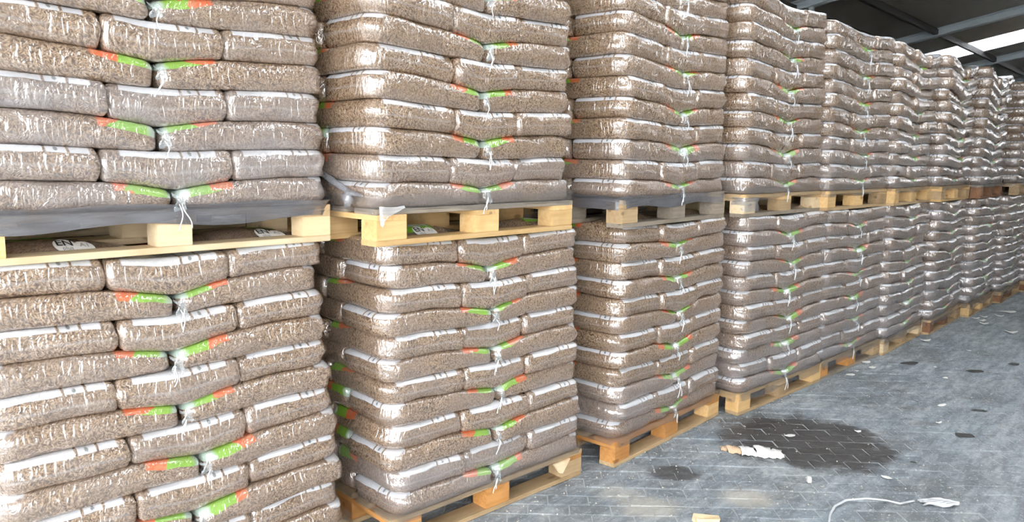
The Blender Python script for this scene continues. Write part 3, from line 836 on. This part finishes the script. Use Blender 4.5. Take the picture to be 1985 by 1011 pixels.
obj('film_knot', mesh('film_knot', v, f, MAT_KNOT, True), root)
prof = [(0.006, -0.006, 0.012, -0.060), (0.012, -0.011, 0.012, -0.066), (0.020, -0.014, 0.012, -0.050), (0.032, -0.014, 0.010, -0.034), (0.06, -0.015, 0.009, -0.020), (0.09, -0.015, 0.010, -0.008), (0.12, -0.016, 0.014, 0.006)]
v = []; f = []
for (X, Y, za, zb_) in prof:
    for j in range(4): v.append(loc(X + 0.002 * math.sin(3 * j + 40 * X), Y - 0.002 * j, za + (zb_ - za) * j / 3))
for i in range(len(prof) - 1):
    for j in range(3): f.append((i * 4 + j, i * 4 + j + 1, (i + 1) * 4 + j + 1, (i + 1) * 4 + j))
obj('torn_corner', mesh('torn_corner', v, f, MAT_TORN, True), root)
# rag of film round the corner block of the fourth upper pallet
root, org = FILM['U3']; st = UST[3]
v = []; f = []
path = [(-0.004, 0.09), (-0.006, 0.04), (-0.008, 0.004), (0.004, -0.009), (0.05, -0.010), (0.10, -0.010), (0.15, -0.012), (0.172, -0.006)]
for i, (X, Y) in enumerate(path):
    for j in range(6):
        z = -0.02 - 0.018 * j; v.append(loc(X + 0.003 * math.sin(2.1 * j + i), Y - 0.003 * math.sin(1.7 * j + 2 * i), z))
for i in range(len(path) - 1):
    for j in range(5): f.append((i * 6 + j, i * 6 + j + 1, (i + 1) * 6 + j + 1, (i + 1) * 6 + j))
obj('film_rag', mesh('film_rag', v, f, MAT_KNOT, True), root)
# splintered piece at the right front block of the second lower pallet
v = [(0.98, -0.012, 0.118), (1.10, -0.012, 0.122), (1.035, -0.020, 0.060), (1.015, -0.018, 0.066), (0.98, 0.004, 0.118), (1.10, 0.004, 0.122), (1.035, -0.006, 0.060), (1.015, -0.004, 0.066)]
f = [(0, 3, 2, 1), (4, 5, 6, 7), (0, 1, 5, 4), (1, 2, 6, 5), (2, 3, 7, 6), (3, 0, 4, 7)]
obj('splinter', mesh('splinter', v, f, WOOD['pale']), PAL['L1'])

# ------------------------------------------------------------------ litter on the paving
dr = random.Random(17)
def sheet_solid(pts2, hfun, th, n=1):
    """Closed thin solid over an outline, bent by HFUN."""
    m = len(pts2); cx = sum(p[0] for p in pts2) / m; cy = sum(p[1] for p in pts2) / m
    v = []
    for z0 in (0, th):
        v.append((cx, cy, hfun(cx, cy) + z0))
        for s_ in (0.5, 1.0):
            for (x, y) in pts2:
                xx, yy = cx + (x - cx) * s_, cy + (y - cy) * s_; v.append((xx, yy, hfun(xx, yy) + z0))
    k = 1 + 2 * m; f = []
    for b, flip in ((0, True), (k, False)):
        for i in range(m):
            j = (i + 1) % m
            tri = (b, b + 1 + i, b + 1 + j); quad = (b + 1 + i, b + 1 + m + i, b + 1 + m + j, b + 1 + j)
            f.append(tri[::-1] if flip else tri); f.append(quad[::-1] if flip else quad)
    for i in range(m):
        j = (i + 1) % m; f.append((1 + m + i, 1 + m + j, k + 1 + m + j, k + 1 + m + i))
    return v, f
def scrap(name, x, y, size, mat, label, cat, group=None, th=0.002, curl=0.01, asp=0.6):
    n = dr.randint(6, 9)
    pts2 = [(size * math.cos(2 * math.pi * i / n) * dr.uniform(0.55, 1.1), size * asp * math.sin(2 * math.pi * i / n) * dr.uniform(0.55, 1.1)) for i in range(n)]
    a = dr.uniform(0, 6.28)
    v, f = sheet_solid(pts2, lambda X, Y: 0.004 + curl * abs(math.sin(30 * X + a)) * (abs(X) / size), th)
    o = obj(name, mesh(name, v, f, mat), None, (x, y, 0.0), (0, 0, -YAW + dr.uniform(-0.5, 0.5)))
    return tag(o, label, cat, group)
scrap('paper_scrap', 4.402, 1.768, 0.045, MAT_PAPER, 'white torn paper scrap lying inside the dark wet patch', 'paper', None, 0.003, 0.012, 0.5)
scrap('paper_scrap', 7.807, 1.904, 0.055, MAT_PAPER, 'white paper scrap in front of the lower sixth pallet from left', 'paper', None, 0.003, 0.02, 0.6)
NEAR = ['nearest', 'second nearest', 'third nearest', 'fourth nearest', 'fifth nearest', 'sixth nearest', 'farthest']
def litter(items, name, mat, text, cat, group, **kw):
    items = sorted(items, key=lambda p: math.hypot(p[0], p[1]))
    for i, (x, y, sz) in enumerate(items):
        scrap(name, x, y, sz, mat, '%s, %s of them to the camera' % (text, 'farthest' if i == len(items) - 1 else NEAR[i]), cat, group, **kw)
litter(((6.078, 1.983, .045), (6.22, 1.988, .022), (6.556, 2.03, .05), (6.423, 1.94, .04)), 'paper_scrap', MAT_PAPER,
       'white paper scrap beside the lower fifth pallet', 'paper', 'white scraps beside the fifth pallet')
litter(((10.109, 1.62, .11), (9.557, 1.764, .05), (9.306, 1.743, .06), (9.378, 1.817, .05), (9.144, 1.686, .06), (9.749, 1.66, .05), (8.877, 1.392, .06)), 'paper_scrap', MAT_PAPER,
       'white scrap toward the far end of the row', 'paper', 'white scraps at the far end of the row', th=0.003, curl=0.02)
litter(((6.552, 1.429, .035), (5.762, 1.261, .04), (7.699, 1.513, .03), (4.8, 1.497, .03), (5.361, 1.178, .022), (4.19, 1.145, .035), (6.842, 1.576, .02)), 'paper_scrap', MAT_PAPER,
       'tiny white scrap on the open paving', 'paper', 'tiny scraps on the open paving')
litter(((6.819, 1.767, .10), (6.972, 1.292, .09), (7.467, 1.127, .07), (4.521, 1.101, .02), (5.22, 0.999, .09), (5.839, 1.042, .06)), 'dark_chip', MAT_STONE,
       'thin dark flake on the grey paving', 'chip', 'dark flakes on the paving', th=0.003, curl=0.002, asp=0.45)
# white chunk, wooden offcut
def chunk(name, x, y, s, mat, label, cat, asp=(1, 1, 1)):
    v = [(sx * s * asp[0] * dr.uniform(.75, 1.1), sy * s * asp[1] * dr.uniform(.75, 1.1), (0.0 if sz < 0 else s * asp[2] * dr.uniform(1.2, 1.7))) for sx in (-.5, .5) for sy in (-.5, .5) for sz in (-1, 1)]
    f = [(0, 1, 3, 2), (4, 6, 7, 5), (0, 4, 5, 1), (2, 3, 7, 6), (0, 2, 6, 4), (1, 5, 7, 3)]
    return tag(obj(name, mesh(name, v, f, mat), None, (x, y, 0.001), (0, 0, -YAW)), label, cat)
chunk('foam_chunk', 3.835, 1.418, 0.022, MAT_PAPER, 'small white lump on the paving below the crushed carton', 'lump')
chunk('wood_offcut', 3.03, 1.575, 0.10, WOOD['pale'], 'pale wooden offcut at the bottom edge of the picture', 'offcut', (1.2, 0.5, 0.25))
# crushed carton
root = empty('crushed_carton', (4.0, 1.815, 0.0), -YAW - 0.13); tag(root, 'crushed white and brown carton lying beside the dark wet patch', 'carton')
def crumple(w0, w1, d0, d1, hgt, mat, name, seed):
    r = random.Random(seed); n, m = 12, 9; v = []; f = []
    p = [r.uniform(0, 6.28) for _ in range(4)]
    top = []
    for i in range(n + 1):
        for j in range(m + 1):
            s_, t_ = i / n, j / m
            x = w0 + (w1 - w0) * s_ + (0.006 * math.sin(9 * t_ + p[0]) if i in (0, n) else 0); y = d0 + (d1 - d0) * t_ + (0.007 * math.sin(11 * s_ + p[1]) if j in (0, m) else 0)
            z = 0.006 + hgt * (math.sin(math.pi * min(1, t_ * 1.15)) ** 0.7) * (0.8 + 0.2 * math.sin(40 * x + p[2])) + 0.004 * math.sin(70 * y + p[3] + 50 * x) + r.uniform(-0.002, 0.002)
            top.append((x, y, max(0.004, z)))
    N = len(top); v = top + [(x, y, z - 0.003) for x, y, z in top]
    for i in range(n):
        for j in range(m):
            a = i * (m + 1) + j; b = a + m + 1
            f.append((a, b, b + 1, a + 1)); f.append((N + a, N + a + 1, N + b + 1, N + b))
    for i in range(n):
        for j0 in (0, m):
            a = i * (m + 1) + j0; b = a + m + 1; f.append((a, N + a, N + b, b))
    for j in range(m):
        for i0 in (0, n):
            a = i0 * (m + 1) + j; f.append((a, a + 1, N + a + 1, N + a))
    obj(name, mesh(name, v, f, mat, True), root)
crumple(-0.075, 0.010, -0.065, 0.060, 0.032, MAT_PAPER, 'carton_panel', 1)
crumple(0.008, 0.105, -0.075, 0.070, 0.040, MAT_PAPER, 'carton_panel', 2)
crumple(0.103, 0.160, -0.070, 0.050, 0.022, MAT_PAPER, 'flap', 3)
crumple(-0.145, -0.072, -0.040, 0.058, 0.030, MAT_CARD, 'torn_end', 4)
crumple(-0.175, -0.140, -0.015, 0.040, 0.030, MAT_CARD, 'torn_corner', 5)
# plastic strap and a wad of film
pts = []
way = [(3.44, 1.165), (3.52, 1.19), (3.62, 1.205), (3.723, 1.187), (3.816, 1.12), (3.866, 1.045), (3.885, 0.985), (3.93, 0.970), (3.99, 0.950)]
v = []; f = []
for i, (x, y) in enumerate(way):
    a = Vector(way[min(i + 1, len(way) - 1)]) - Vector(way[max(i - 1, 0)]); a = a.normalized(); nn = Vector((-a.y, a.x)) * 0.0045
    z = 0.004 + 0.012 * math.sin(math.pi * i / (len(way) - 1))
    v += [(x - nn.x, y - nn.y, z), (x + nn.x, y + nn.y, z + 0.003), (x + nn.x, y + nn.y, z + 0.005), (x - nn.x, y - nn.y, z + 0.002)]
for i in range(len(way) - 1):
    for j in range(4): f.append((i * 4 + j, i * 4 + (j + 1) % 4, (i + 1) * 4 + (j + 1) % 4, (i + 1) * 4 + j))
f += [(3, 2, 1, 0), tuple(range(len(v) - 4, len(v)))]
org = Vector((3.7, 1.1, 0)); v = [Vector(p) - org for p in v]
tag(obj('plastic_strap', mesh('plastic_strap', v, f, MAT_STRAP), None, org), 'white plastic strap curling across the paving at lower right', 'strap')
root = empty('film_wad', (4.04, 0.85, 0), -YAW); tag(root, 'crumpled wad of clear film beside the end of the strap', 'film')
for i in range(5):
    y0 = -0.02 + 0.012 * i; pts = [(-0.09 + 0.03 * k + 0.01 * math.sin(i), y0 + 0.01 * math.sin(1.3 * k + i), 0.008 + 0.010 * abs(math.sin(k + i))) for k in range(7)]
    v, f = tube_geo(pts, [0.004, 0.007, 0.009, 0.008, 0.010, 0.007, 0.004], 6); obj('film_fold', mesh('film_fold', v, f, MAT_STRAP, True), root)
# crumbs: nobody could count them
V = []; Fq = []
for i in range(1100):
    d = 2.9 + 8 * dr.random() ** 1.3; s_ = dr.uniform(-0.15, 0.72) * d
    x, y = s_ * YC + d * YR, -s_ * YR + d * YC
    if dr.random() < 0.35: y = 2.3 - 0.03 * (x - 3) - abs(dr.gauss(0, 0.22))
    if y > 2.35 - 0.03 * (x - 3): continue
    sz = dr.uniform(0.0018, 0.006); n = len(V); a = dr.uniform(0, 3)
    c_, n_ = math.cos(a) * sz, math.sin(a) * sz
    V += [(x + c_, y + n_, 0.002), (x - n_, y + c_, 0.002), (x - c_, y - n_, 0.002), (x + n_ * .8, y - c_, 0.002), (x, y, 0.002 + sz * 1.1)]
    Fq += [(n, n + 1, n + 4), (n + 1, n + 2, n + 4), (n + 2, n + 3, n + 4), (n + 3, n, n + 4), (n + 3, n + 2, n + 1, n)]
tag(obj('sawdust_crumbs', mesh('sawdust_crumbs', V, Fq, MAT_CRUMB)), 'pale crumbs of sawdust and pellets scattered on the paving', 'crumbs', None, 'stuff')
